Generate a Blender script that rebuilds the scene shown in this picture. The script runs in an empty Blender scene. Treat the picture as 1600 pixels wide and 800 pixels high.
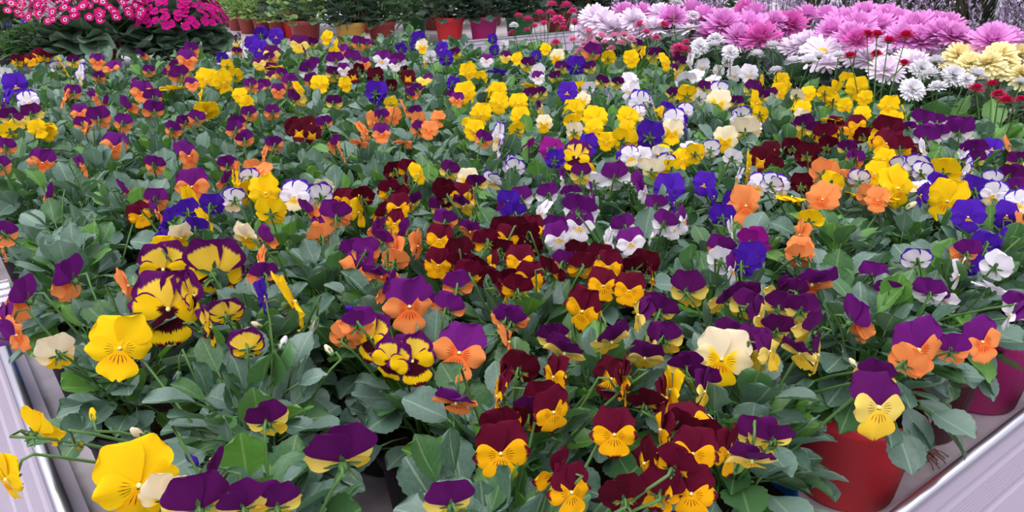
import bpy, math, random
from mathutils import Vector, Matrix, Euler
random.seed(7)
R = math.radians
scene = bpy.context.scene
COL = scene.collection

# ------------------------------------------------------------------ camera
F_PX, PITCH = 1250.0, R(22.0)
ZB = 0.80                      # height of the bench tray
CAM = Vector((0, 0, ZB + 0.555))
cd = bpy.data.cameras.new('camera'); cam = bpy.data.objects.new('camera', cd); COL.objects.link(cam)
cam.location = CAM; cam.rotation_euler = (math.pi/2 - PITCH, 0, 0)
cd.sensor_fit = 'HORIZONTAL'; cd.sensor_width = 36; cd.lens = F_PX/1600*36
cd.clip_start = 0.02; cd.clip_end = 200
scene.camera = cam

# ------------------------------------------------------------------ light: bright even daylight through a diffusing greenhouse roof
world = bpy.data.worlds.new('world'); scene.world = world; world.use_nodes = True
bg = world.node_tree.nodes['Background']
bg.inputs[0].default_value = (0.93, 0.93, 1.0, 1); bg.inputs[1].default_value = 1.15
sd = bpy.data.lights.new('sun', 'SUN'); sd.energy = 1.7; sd.angle = R(50); sd.color = (1, 0.97, 0.95)
sun = bpy.data.objects.new('sun', sd); COL.objects.link(sun); sun.rotation_euler = (R(24), R(-14), 0)
vs = scene.view_settings
vs.view_transform = 'Standard'; vs.look = 'None'; vs.gamma = 1; vs.use_curve_mapping = False; vs.exposure = 0.27

# ------------------------------------------------------------------ frames
TH = R(37.5)
E1 = Vector((math.cos(TH), math.sin(TH), 0)); E2 = Vector((-math.sin(TH), math.cos(TH), 0))
def W(a, b, z=ZB): return E1*a + E2*b + Vector((0, 0, z))
def AB(p): return p.x*E1.x + p.y*E1.y, p.x*E2.x + p.y*E2.y
def unproj(x, y, z):
    u = (x-800)/F_PX; v = (y-400)/F_PX
    d = math.sin(PITCH) + v*math.cos(PITCH); w = math.cos(PITCH) - v*math.sin(PITCH)
    t = (CAM.z - z)/d
    return Vector((u*t, w*t, z))
def proj(p):
    q = p - CAM
    dep = q.y*math.cos(PITCH) - q.z*math.sin(PITCH); up = q.y*math.sin(PITCH) + q.z*math.cos(PITCH)
    return 800 + F_PX*q.x/dep, 400 - F_PX*up/dep, dep

# ------------------------------------------------------------------ materials
def lin(r, g, b):
    f = lambda c: ((c/255+0.055)/1.055)**2.4 if c > 10 else c/255/12.92
    return (f(r), f(g), f(b), 1)
class NT:
    def __init__(s, name):
        s.m = bpy.data.materials.new(name); s.m.use_nodes = True
        s.t = s.m.node_tree; s.n = s.t.nodes; s.l = s.t.links
        s.b = s.n['Principled BSDF']; s.out = s.n['Material Output']
    def sock(s, n, i, v):
        if hasattr(v, 'is_output'): s.l.new(v, n.inputs[i])
        else: n.inputs[i].default_value = v
    def math(s, op, a, b=0.0, c=0.0, clamp=False):
        n = s.n.new('ShaderNodeMath'); n.operation = op; n.use_clamp = clamp
        s.sock(n, 0, a); s.sock(n, 1, b); s.sock(n, 2, c); return n.outputs[0]
    def step(s, x, lo, hi):
        n = s.n.new('ShaderNodeMapRange'); n.interpolation_type = 'SMOOTHSTEP'
        s.sock(n, 0, x); n.inputs[1].default_value = lo; n.inputs[2].default_value = hi; return n.outputs[0]
    def mix(s, f, a, b):
        n = s.n.new('ShaderNodeMix'); n.data_type = 'RGBA'
        s.sock(n, 0, f); s.sock(n, 6, a); s.sock(n, 7, b); return n.outputs[2]
    def noise(s, scale, vec=None, detail=2.0):
        n = s.n.new('ShaderNodeTexNoise'); n.inputs['Scale'].default_value = scale; n.inputs['Detail'].default_value = detail
        if vec is not None: s.l.new(vec, n.inputs['Vector'])
        return n.outputs[0]
    def coord(s, k='Object'):
        return s.n.new('ShaderNodeTexCoord').outputs[k]
    def uv(s, name='UVMap'):
        n = s.n.new('ShaderNodeUVMap'); n.uv_map = name
        x = s.n.new('ShaderNodeSeparateXYZ'); s.l.new(n.outputs[0], x.inputs[0]); return n.outputs[0], x.outputs[0], x.outputs[1]
    def rnd(s):
        return s.n.new('ShaderNodeObjectInfo').outputs['Random']
    def bump(s, h, strength=0.2, dist=0.001):
        n = s.n.new('ShaderNodeBump'); n.inputs['Strength'].default_value = strength; n.inputs['Distance'].default_value = dist
        s.l.new(h, n.inputs['Height']); s.l.new(n.outputs[0], s.b.inputs['Normal'])
    def finish(s, col, rough=0.5, spec=0.5, metal=0.0, trans=0.0, transcol=None):
        s.sock(s.b, 'Base Color', col); s.sock(s.b, 'Roughness', rough)
        s.b.inputs['Specular IOR Level'].default_value = spec; s.b.inputs['Metallic'].default_value = metal
        if trans:
            t = s.n.new('ShaderNodeBsdfTranslucent'); s.sock(t, 0, transcol if transcol is not None else col)
            mx = s.n.new('ShaderNodeMixShader'); mx.inputs[0].default_value = trans
            s.l.new(s.b.outputs[0], mx.inputs[1]); s.l.new(t.outputs[0], mx.inputs[2]); s.l.new(mx.outputs[0], s.out.inputs[0])
        return s.m

def leaf_mat(name, c1, c2, vein, transcol, rough=0.4, spec=0.6, trans=0.18):
    k = NT(name); vec, u, v = k.uv()
    r = k.rnd(); col = k.mix(r, c1, c2)
    n = k.noise(9, vec); col = k.mix(k.math('MULTIPLY', k.step(n, .35, .75), .35), col, c2)
    d = k.math('ABSOLUTE', k.math('SUBTRACT', u, .5))
    mid = k.math('SUBTRACT', 1.0, k.step(d, .012, .045))
    sv = k.math('SINE', k.math('MULTIPLY', k.math('SUBTRACT', v, k.math('MULTIPLY', d, .55)), 42.0))
    sv = k.math('MULTIPLY', k.step(sv, .9, 1.0), .12)
    f = k.math('MAXIMUM', k.math('MULTIPLY', mid, .7), sv)
    col = k.mix(f, col, vein)
    k.bump(k.math('ADD', k.math('MULTIPLY', f, -1.0), n), .35, .0012)
    return k.finish(col, rough, spec, 0, trans, transcol)
def petal_mat(name, base, edge=None, ew=.78, blotch=None, bl=.42, throat=None, tl=.3, whisker=None, tip=None, trans=.22):
    k = NT(name); vec, u, v = k.uv(); _, rim, _2 = k.uv('rim')
    mp = k.n.new('ShaderNodeMapping'); mp.inputs['Scale'].default_value = (34, 2.2, 1); k.l.new(vec, mp.inputs[0])
    nz = k.math('SUBTRACT', k.noise(1.0, mp.outputs[0]), .5)
    col = k.mix(k.math('MULTIPLY', k.rnd(), .5), base, tuple(c*.82 for c in base[:3]) + (1,))
    ac = k.math('ABSOLUTE', k.math('SUBTRACT', u, .5))
    if throat: col = k.mix(k.math('SUBTRACT', 1.0, k.step(k.math('ADD', v, k.math('MULTIPLY', nz, .25)), tl*.5, tl)), col, throat)
    if edge: col = k.mix(k.step(k.math('ADD', rim, k.math('MULTIPLY', nz, .2)), ew-.05, ew+.05), col, edge)
    if blotch: col = k.mix(k.math('SUBTRACT', 1.0, k.step(k.math('ADD', k.math('ADD', v, k.math('MULTIPLY', ac, .35)), k.math('MULTIPLY', nz, .35)), bl-.03, bl+.03)), col, blotch)
    if whisker:
        s = k.step(k.math('COSINE', k.math('MULTIPLY', k.math('SUBTRACT', u, .5), 46.0)), .45, .85)
        s = k.math('MULTIPLY', s, k.math('SUBTRACT', 1.0, k.step(ac, .26, .34)))
        s = k.math('MULTIPLY', s, k.math('SUBTRACT', 1.0, k.step(k.math('ADD', v, k.math('MULTIPLY', ac, .4)), .36, .48)))
        col = k.mix(k.math('MULTIPLY', s, k.step(v, .1, .16)), col, whisker)
    if tip: col = k.mix(k.math('MULTIPLY', k.step(k.math('ADD', v, k.math('MULTIPLY', nz, .3)), .8, .86), k.math('SUBTRACT', 1.0, k.step(ac, .3, .36))), col, tip)
    k.bump(k.noise(1.0, mp.outputs[0]), .15, .0006)
    return k.finish(col, .75, .1, 0, trans)
def plain(name, c, rough=.5, spec=.4, metal=0, var=0.0, scale=8, c2=None, trans=0.0):
    k = NT(name); col = c
    if var: col = k.mix(k.math('MULTIPLY', k.step(k.noise(scale, k.coord(), 4), .35, .7), var), c, c2 or tuple(x*.6 for x in c[:3]) + (1,))
    return k.finish(col, rough, spec, metal, trans)

LEAFM = [
    leaf_mat('leaf_blue_green', lin(70, 104, 86), lin(116, 142, 132), lin(150, 174, 152), lin(90, 140, 60)),
    leaf_mat('leaf_mid_green', lin(62, 106, 62), lin(84, 124, 80), lin(130, 162, 112), lin(105, 160, 55)),
    leaf_mat('leaf_fresh_green', lin(84, 136, 56), lin(98, 148, 70), lin(148, 182, 108), lin(130, 190, 60)),
]
STEMM = plain('stem_green', lin(92, 132, 66), .5, .4, 0, .4, 30, lin(70, 105, 60), .1)
SEPALM = plain('sepal_green', lin(84, 124, 70), .5, .4, 0, .4, 40, lin(110, 145, 95), .1)
SOILM = plain('potting_soil', lin(38, 29, 25), .95, .1, 0, .7, 90, lin(70, 54, 44))
def pot_mat(name, c): return plain(name, c, .42, .45, 0, .22, 14, tuple(x*.62 for x in c[:3]) + (1,))
POTM = {'red': pot_mat('pot_red', lin(226, 52, 60)), 'magenta': pot_mat('pot_magenta', lin(198, 48, 128)),
        'blue': pot_mat('pot_blue', lin(20, 108, 200)), 'maroon': pot_mat('pot_maroon', lin(92, 26, 44)),
        'terracotta': pot_mat('pot_terracotta', lin(158, 66, 62)), 'yellow': pot_mat('pot_yellow', lin(206, 164, 74)),
        'green': pot_mat('pot_green', lin(62, 132, 74)), 'dark': pot_mat('pot_dark', lin(44, 38, 44))}

PURPLE = lin(110, 27, 120); DKPUR = lin(92, 19, 93); VIOLET = lin(82, 34, 176); MAROON = lin(98, 12, 42); DKMAR = lin(80, 8, 30)
YEL = lin(252, 206, 20); GOLD = lin(250, 180, 14); ORANGE = lin(250, 150, 84); ORG2 = lin(247, 118, 56)
WHITE = lin(238, 232, 240); CREAM = lin(244, 226, 178); PALEY = lin(240, 212, 104); BLK = lin(62, 8, 26); MAG = lin(150, 26, 136)
# variety -> materials of upper, side, lower petal
VAR = {}
def var(k, up, sd_, lo): VAR[k] = (petal_mat(k + '_upper', **up), petal_mat(k + '_side', **sd_), petal_mat(k + '_lower', **lo))
var('OP', dict(base=PURPLE), dict(base=ORANGE, whisker=lin(150, 40, 20), throat=ORG2, tl=.4), dict(base=ORANGE, whisker=lin(150, 40, 20), throat=ORG2, tl=.55))
var('O', dict(base=ORANGE), dict(base=ORANGE, throat=ORG2, whisker=lin(190, 60, 20)), dict(base=ORANGE, throat=ORG2, tl=.5, whisker=lin(180, 60, 20)))
var('YM', dict(base=MAROON), dict(base=GOLD, whisker=lin(130, 40, 10), tip=MAROON), dict(base=GOLD, whisker=lin(130, 40, 10), tip=DKMAR))
var('Y', dict(base=YEL), dict(base=YEL, whisker=lin(140, 90, 10)), dict(base=YEL, throat=GOLD, tl=.6, whisker=lin(120, 70, 10)))
var('PW', dict(base=PURPLE), dict(base=WHITE, whisker=lin(150, 110, 150)), dict(base=WHITE, throat=lin(240, 190, 60), tl=.3, whisker=lin(130, 80, 120)))
var('PC', dict(base=DKPUR), dict(base=PALEY, whisker=lin(140, 80, 20)), dict(base=lin(248, 204, 60), whisker=lin(140, 80, 20)))
var('V', dict(base=VIOLET), dict(base=VIOLET, whisker=lin(40, 8, 80)), dict(base=VIOLET, throat=lin(240, 170, 40), tl=.2, whisker=lin(40, 8, 80)))
var('PE', dict(base=lin(248, 208, 70), edge=DKPUR, ew=.56), dict(base=YEL, edge=DKPUR, ew=.78, blotch=BLK, bl=.24), dict(base=YEL, edge=DKPUR, ew=.9, blotch=BLK, bl=.56, tip=DKMAR))
var('WE', dict(base=WHITE, edge=VIOLET, ew=.72), dict(base=WHITE, edge=lin(120, 70, 190), ew=.86, whisker=lin(90, 30, 130)), dict(base=CREAM, edge=lin(120, 70, 190), ew=.9, throat=lin(248, 196, 40), tl=.5, whisker=lin(90, 30, 130)))
var('CY', dict(base=lin(246, 230, 196)), dict(base=CREAM, throat=YEL, tl=.6, whisker=lin(150, 80, 20)), dict(base=YEL, throat=GOLD, tl=.5, whisker=lin(150, 70, 20)))
var('W', dict(base=WHITE), dict(base=WHITE, whisker=lin(120, 90, 140)), dict(base=WHITE, throat=lin(244, 200, 70), tl=.28, whisker=lin(120, 90, 140)))
var('MR', dict(base=DKMAR), dict(base=DKMAR, throat=GOLD, tl=.42, whisker=BLK), dict(base=MAROON, throat=GOLD, tl=.5, whisker=BLK))
var('MG', dict(base=MAG), dict(base=MAG, throat=lin(230, 180, 130), tl=.35, whisker=DKPUR), dict(base=MAG, throat=lin(230, 180, 130), tl=.4))

# ------------------------------------------------------------------ mesh helpers
class MB:
    def __init__(s): s.v = []; s.f = []; s.mi = []; s.uv = []; s.rim = []
    def add(s, vs, fs, M=None, mi=0, uvs=None, rims=None):
        o = len(s.v)
        s.v += [tuple(M @ Vector(p)) if M else tuple(p) for p in vs]
        s.f += [tuple(i+o for i in f) for f in fs]; s.mi += [mi]*len(fs)
        s.uv += uvs or [(0, 0)]*len(vs); s.rim += rims or [0]*len(vs)
    def tube(s, pts, r0, r1=None, n=5, mi=0, cap=True):
        r1 = r0 if r1 is None else r1; vs = []; N = len(pts); prev = None
        for i, p in enumerate(pts):
            p = Vector(p); t = (Vector(pts[min(i+1, N-1)]) - Vector(pts[max(i-1, 0)])).normalized()
            x = t.orthogonal().normalized() if prev is None else (prev - t*prev.dot(t)).normalized()
            prev = x; y = t.cross(x); r = r0 + (r1-r0)*i/(N-1)
            vs += [p + (x*math.cos(2*math.pi*k/n) + y*math.sin(2*math.pi*k/n))*r for k in range(n)]
        fs = [(i*n+k, i*n+(k+1) % n, (i+1)*n+(k+1) % n, (i+1)*n+k) for i in range(N-1) for k in range(n)]
        if cap: fs += [tuple(range(n))[::-1], tuple(range((N-1)*n, N*n))]
        s.add(vs, fs, None, mi)
    def lathe(s, prof, n=20, mi=0, M=None):
        vs = [(r*math.cos(2*math.pi*k/n), r*math.sin(2*math.pi*k/n), z) for r, z in prof for k in range(n)]
        fs = [(i*n+k, i*n+(k+1) % n, (i+1)*n+(k+1) % n, (i+1)*n+k) for i in range(len(prof)-1) for k in range(n)]
        s.add(vs, fs, M, mi)
    def box(s, x0, x1, y0, y1, z0, z1, mi=0, M=None):
        s.add([(x, y, z) for z in (z0, z1) for y in (y0, y1) for x in (x0, x1)],
              [(0, 2, 3, 1), (4, 5, 7, 6), (0, 1, 5, 4), (2, 6, 7, 3), (0, 4, 6, 2), (1, 3, 7, 5)], M, mi)
    def mesh(s, name, mats, smooth=True):
        me = bpy.data.meshes.new(name); me.from_pydata(s.v, [], s.f)
        for m in mats: me.materials.append(m)
        me.polygons.foreach_set('material_index', s.mi)
        me.polygons.foreach_set('use_smooth', [smooth]*len(s.f))
        a = me.uv_layers.new(name='UVMap'); b = me.uv_layers.new(name='rim')
        li = [0]*len(me.loops); me.loops.foreach_get('vertex_index', li)
        fa = []; fb = []
        for i in li: fa += s.uv[i]; fb += (s.rim[i], 0)
        a.data.foreach_set('uv', fa); b.data.foreach_set('uv', fb)
        me.update(); return me
def link(name, data, parent=None, M=None):
    o = bpy.data.objects.new(name, data); COL.objects.link(o)
    if parent is not None: o.parent = parent
    if M is not None: o.matrix_basis = M
    return o
def tag(o, label=None, cat=None, group=None, kind=None):
    if label: o['label'] = label
    if cat: o['category'] = cat
    if group: o['group'] = group
    if kind: o['kind'] = kind
    return o
def frame(axis_y, hint_z, loc=(0, 0, 0), s=1.0):
    y = Vector(axis_y).normalized(); z = Vector(hint_z); z = z - y*z.dot(y)
    z = z.normalized() if z.length > 1e-5 else y.orthogonal().normalized()
    x = y.cross(z); M = Matrix((x, y, z)).transposed().to_4x4()
    return Matrix.Translation(loc) @ M @ Matrix.Scale(s, 4)

# blade: a petal or leaf as a curved sheet with its own outline. y = length, z = front
def blade(mb, L, Wd, rows, nu, prof, zf, M=None, mi=0, tipf=None):
    vs = []; uvs = []; rims = []
    for v in rows:
        w = prof(v)*Wd/2
        for j in range(nu+1):
            u = -1 + 2*j/nu
            y = L*(v - (tipf(u, v) if tipf else 0)); x = w*u
            vs.append((x, y, zf(u, v))); uvs.append((j/nu, v))
            rims.append(max(v**1.6, (abs(u)**2)*min(1, v/.35)))
    n = nu+1
    fs = [(i*n+j, i*n+j+1, (i+1)*n+j+1, (i+1)*n+j) for i in range(len(rows)-1) for j in range(nu)]
    mb.add(vs, fs, M, mi, uvs, rims)
PROWS = [0, .12, .26, .42, .58, .72, .84, .93, 1.0]
def petal_prof(v, m=.6, base=.16):
    if v < m: return base + (1-base)*math.sin(v/m*math.pi/2)**1.1
    return max(.34, math.sqrt(max(0, 1-((v-m)/(1.04-m))**2)))
# mesh of one petal in the flower's own frame (flower is about one unit wide)
PETALS = {}
def petal_mesh(kind, mat, variant):
    key = (kind, mat.name, variant)
    if key in PETALS: return PETALS[key]
    rg = random.Random(sum(map(ord, kind))*31 + variant*7)
    ph, amp = rg.uniform(0, 6), rg.uniform(.015, .04)
    mb = MB()
    if kind[0] == 'u':
        sgn = 1 if kind[1] == 'l' else -1
        ang = R(90 + sgn*rg.uniform(24, 31)); L, Wd = rg.uniform(.60, .66), rg.uniform(.60, .68); z0 = -.05 + (.02 if sgn > 0 else 0)
        back = rg.uniform(-.18, -.02)
        zf = lambda u, v: z0 + back*v*v + amp*math.sin(4*u+ph)*v + .05*u*u*v
        tip = lambda u, v: .16*u*u*v**3
    elif kind[0] == 's':
        sgn = 1 if kind[1] == 'l' else -1
        ang = R(90 + sgn*rg.uniform(82, 96)); L, Wd = rg.uniform(.47, .53), rg.uniform(.44, .5); z0 = .01
        back = rg.uniform(-.12, .06)
        zf = lambda u, v: z0 + back*v*v + amp*math.sin(4*u+ph)*v - .06*u*u*v
        tip = lambda u, v: .17*u*u*v**3
    else:
        ang = R(-90); L, Wd = rg.uniform(.5, .56), rg.uniform(.6, .7); z0 = .025; back = rg.uniform(-.16, .08)
        zf = lambda u, v: z0 + back*v*v + amp*math.sin(5*u+ph)*v - .05*u*u*v
        tip = lambda u, v: (.13*max(0, 1-abs(u)*3.2) + .18*u*u)*v**4
    d = Vector((math.cos(ang), math.sin(ang), 0))
    blade(mb, L, Wd, PROWS, 6, petal_prof, zf, frame(d, (0, 0, 1), d*.03), 0, tip)
    PETALS[key] = mb.mesh('petal', [mat]); return PETALS[key]
# calyx with five sepals and spur, and the small throat at the front
def make_calyx():
    mb = MB()
    for i in range(5):
        a = R(90+72*i); d = Vector((math.cos(a), math.sin(a), -.55))
        blade(mb, .24, .1, [0, .3, .65, 1], 2, lambda v: (.6, 1, .7, .08)[min(3, int(v*3.2))], lambda u, v: .02*u*u, frame(d, (0, 0, -1), (d.x*.05, d.y*.05, -.09)))
    mb.lathe([(.001, -.25), (.05, -.22), (.075, -.15), (.06, -.08), (.03, -.02)], 8)
    mb.tube([(0, -.03, -.08), (0, -.07, -.2), (0, -.06, -.3)], .035, .02, 6)
    mb.lathe([(.034, -.02), (.036, .025), (.024, .045), (.001, .05)], 8, 1, Matrix.Translation((0, .015, 0)))
    return mb.mesh('flower', [SEPALM, plain('throat', lin(236, 224, 150), .6)])
CALYX = make_calyx()
def make_bud(mat):
    mb = MB()
    mb.lathe([(.001, .62), (.07, .58), (.13, .42), (.15, .2), (.1, .02)], 9, 1)
    for i in range(5):
        a = R(72*i); d = Vector((math.cos(a)*.25, math.sin(a)*.25, 1))
        blade(mb, .36, .17, [0, .3, .65, 1], 2, lambda v: (.7, 1, .7, .1)[min(3, int(v*3.2))], lambda u, v: -.02*u*u, frame(d, (math.cos(a), math.sin(a), 0), (math.cos(a)*.1, math.sin(a)*.1, 0)))
    mb.lathe([(.001, -.06), (.08, -.03), (.12, .05)], 9)
    return mb.mesh('bud', [SEPALM, mat])
BUDS = {}
# leaves: ovate scalloped blade on its stalk
def leaf_prof(v):
    c = .035*math.cos(v*2*math.pi*6.25)
    if v < .5: return .1 + (.9+c)*math.sin(v/.5*math.pi/2)**1.1
    return max(.3, max(0, 1-abs((v-.5)/.53)**2.5)**.5)*(1+c)
LROWS = [0, .08, .16, .24, .32, .40, .48, .56, .64, .72, .79, .86, .92, .97, 1.0]
def make_leaf(mat, variant):
    rg = random.Random(100+variant); mb = MB()
    Wd = rg.uniform(.64, .86); bend = rg.uniform(-.28, .1); cup = rg.uniform(.02, .16); tw = rg.uniform(-.1, .1); ph = rg.uniform(0, 6)
    zf = lambda u, v: bend*v*v + cup*u*u*math.sin(min(1, v*1.3)*math.pi*.6) + tw*u*v + .02*math.sin(6*v+3*u+ph)
    blade(mb, 1.0, Wd, LROWS, 6, leaf_prof, zf, None, 0, lambda u, v: .1*u*u*v**4)
    mb.tube([(0, .06, -.004), (0, -.25, -.05), (0, -.6, -.18)], .03, .024, 4, 1)
    return mb.mesh('leaf', [mat, STEMM])
NLV = 6
LEAVES = [[make_leaf(m, i) for i in range(NLV)] for m in LEAFM]

def pot_mesh(name, mat, rt=.058, rb=.043, h=.10):
    mb = MB(); z = h
    mb.lathe([(.001, 0), (rb-.004, 0), (rb, .004), (rt-.004, z-.016), (rt, z-.015), (rt+.001, z-.001), (rt-.001, z), (rt-.003, z-.002), (rt-.006, z-.02), (rt-.008, z-.024)], 28)
    return mb.mesh(name, [mat])
POTS = {k: pot_mesh('pot', m) for k, m in POTM.items()}
def soil_mesh(r, z, n=18):
    mb = MB(); rg = random.Random(3)
    vs = [(0, 0, z+.004)] + [(r*q*math.cos(2*math.pi*k/n), r*q*math.sin(2*math.pi*k/n), z+rg.uniform(-.003, .004)) for q in (.4, .75, 1) for k in range(n)]
    fs = [(0, 1+k, 1+(k+1) % n) for k in range(n)] + [(1+i*n+k, 1+(i+1)*n+k, 1+(i+1)*n+(k+1) % n, 1+i*n+(k+1) % n) for i in (0, 1) for k in range(n)]
    mb.add(vs, fs); return mb.mesh('soil', [SOILM])
SOIL = soil_mesh(.0508, .085)
def curve_pts(p0, p1, p2, n=6):
    return [Vector(p0)*(1-t)**2 + Vector(p1)*2*t*(1-t) + Vector(p2)*t*t for t in [i/n for i in range(n+1)]]

# ------------------------------------------------------------------ benches and floor
ALU = NT('anodised_aluminium'); ALU = ALU.finish(ALU.mix(ALU.math('MULTIPLY', ALU.noise(1.2, ALU.coord(), 2), .3), lin(188, 177, 194), lin(168, 158, 175)), .45, .5, .3)
BEADM = plain('bare_aluminium', lin(182, 178, 190), .3, .6, .9)
TRAYM = plain('white_bench_tray', lin(192, 181, 190), .55, .35, 0, .55, 22, lin(150, 138, 144))
LEGM = plain('galvanised_steel', lin(150, 150, 156), .5, .5, .8)
k = NT('concrete'); FLOORM = k.finish(k.mix(k.noise(2.5, k.coord(), 6), lin(150, 144, 150), lin(186, 180, 186)), .85, .2)
mb = MB(); mb.box(-30, 30, -30, 30, -.05, 0); tag(link('floor', mb.mesh('floor', [FLOORM], False)), kind='structure')

GLAZE = plain('opal_glazing', lin(222, 222, 232), .3, .5, 0, .2, 2, lin(200, 204, 214), .5)
for nm, (a0, b0), (a1, b1) in (('wall_front', (-8, -5), (12, -5)), ('wall_right', (12, -5), (12, 16)), ('wall_back', (12, 16), (-8, 16)), ('wall_left', (-8, 16), (-8, -5))):
    p, q = W(a0, b0, 0), W(a1, b1, 0); L = (q-p).length
    root = tag(link(nm, None, None, Matrix.Translation(p) @ Matrix.Rotation(math.atan2(q.y-p.y, q.x-p.x), 4, 'Z')), kind='structure')
    mb = MB(); mb.box(0, L, -.02, .02, .35, 3.0); link('glazing', mb.mesh('glazing', [GLAZE], False), root)
    mb = MB(); mb.box(0, L, -.08, .08, 0, .35); link('kerb', mb.mesh('kerb', [FLOORM], False), root)
    mb = MB(); mb.box(-.03, .03, -.05, .05, .35, 3.0); me = mb.mesh('mullion', [LEGM], False)
    for i in range(int(L/2)+1): link('mullion', me, root, Matrix.Translation((i*2, 0, 0)))

def bench(a0, a1, b0, b1, label):
    root = tag(link('growing_bench', None, None, Matrix.Translation(W(a0, b0, 0)) @ Matrix.Rotation(TH, 4, 'Z')), label, 'bench')
    la, lb = a1-a0, b1-b0
    mb = MB(); mb.box(0, la, 0, lb, ZB-.03, ZB); link('tray', mb.mesh('tray', [TRAYM], False), root)
    # rim profile, drawn as (outward, z): step inside, bead, then a ribbed outer face
    face = [(-.022, 0), (-.022, .018), (-.010, .020), (-.008, .034)]
    outer = [(.004, .036)]
    d = .004
    zz = .036
    for w, dep, fine in ((.016, 0, 0), (.010, .005, 0), (.026, 0, 7), (.010, .005, 0), (.030, 0, 0), (.010, .005, 0), (.026, 0, 7), (.014, 0, 0)):   # flats, wide grooves, fine ribbing
        n = fine or 1
        for i in range(n):
            o0, o1 = d, d + w/n*.34
            if dep: outer += [(o0, zz), (o0-dep, zz-.001), (o1-dep, zz-w+.001), (o1, zz-w)]
            elif fine: outer += [(o0, zz), (o0+(o1-o0)*.7, zz-w/n*.7), (o0+(o1-o0)*.7-.0007, zz-w/n*.72), (o1-.0007, zz-w/n)]
            else: outer += [(o0, zz), (o1, zz-w)]
            d = o1; zz -= w/n
    outer += [(d-.02, zz)]
    prof = face + outer
    for side in range(4):
        n = len(prof); vs = []
        for end in (0, 1):
            for o, z in prof:
                if side == 0: p = ((-o if end == 0 else la+o), -o)
                elif side == 1: p = (la+o, (-o if end == 0 else lb+o))
                elif side == 2: p = ((la+o if end == 0 else -o), lb+o)
                else: p = (-o, (lb+o if end == 0 else -o))
                vs.append((p[0], p[1], ZB+z))
        m2 = MB(); m2.add(vs, [(i, i+n, i+1+n, i+1) for i in range(n-1)]); rim = link('rim', m2.mesh('rim', [ALU], False), root)
        c = [(0, 0), (la, 0), (la, lb), (0, lb)]; p, q = c[side], c[(side+1) % 4]
        m3 = MB(); m3.tube([(p[0], p[1], ZB+.039), (q[0], q[1], ZB+.039)], .0075, n=10); link('bead', m3.mesh('bead', [BEADM]), rim)
    for x in (.3, la-.3):
        for y in (.35, lb-.35):
            m4 = MB(); m4.box(x-.025, x+.025, y-.025, y+.025, 0, ZB-.03); link('leg', m4.mesh('leg', [LEGM], False), root)
    return root
B0 = .264; A0 = .036; B1 = 2.82
bench(A0, 4.4, B0, B1, 'aluminium rimmed bench crowded with potted pansies')
bench(-3.0, 6.2, 3.48, 5.75, 'aluminium rimmed bench holding cinerarias and geraniums in pots')

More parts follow.
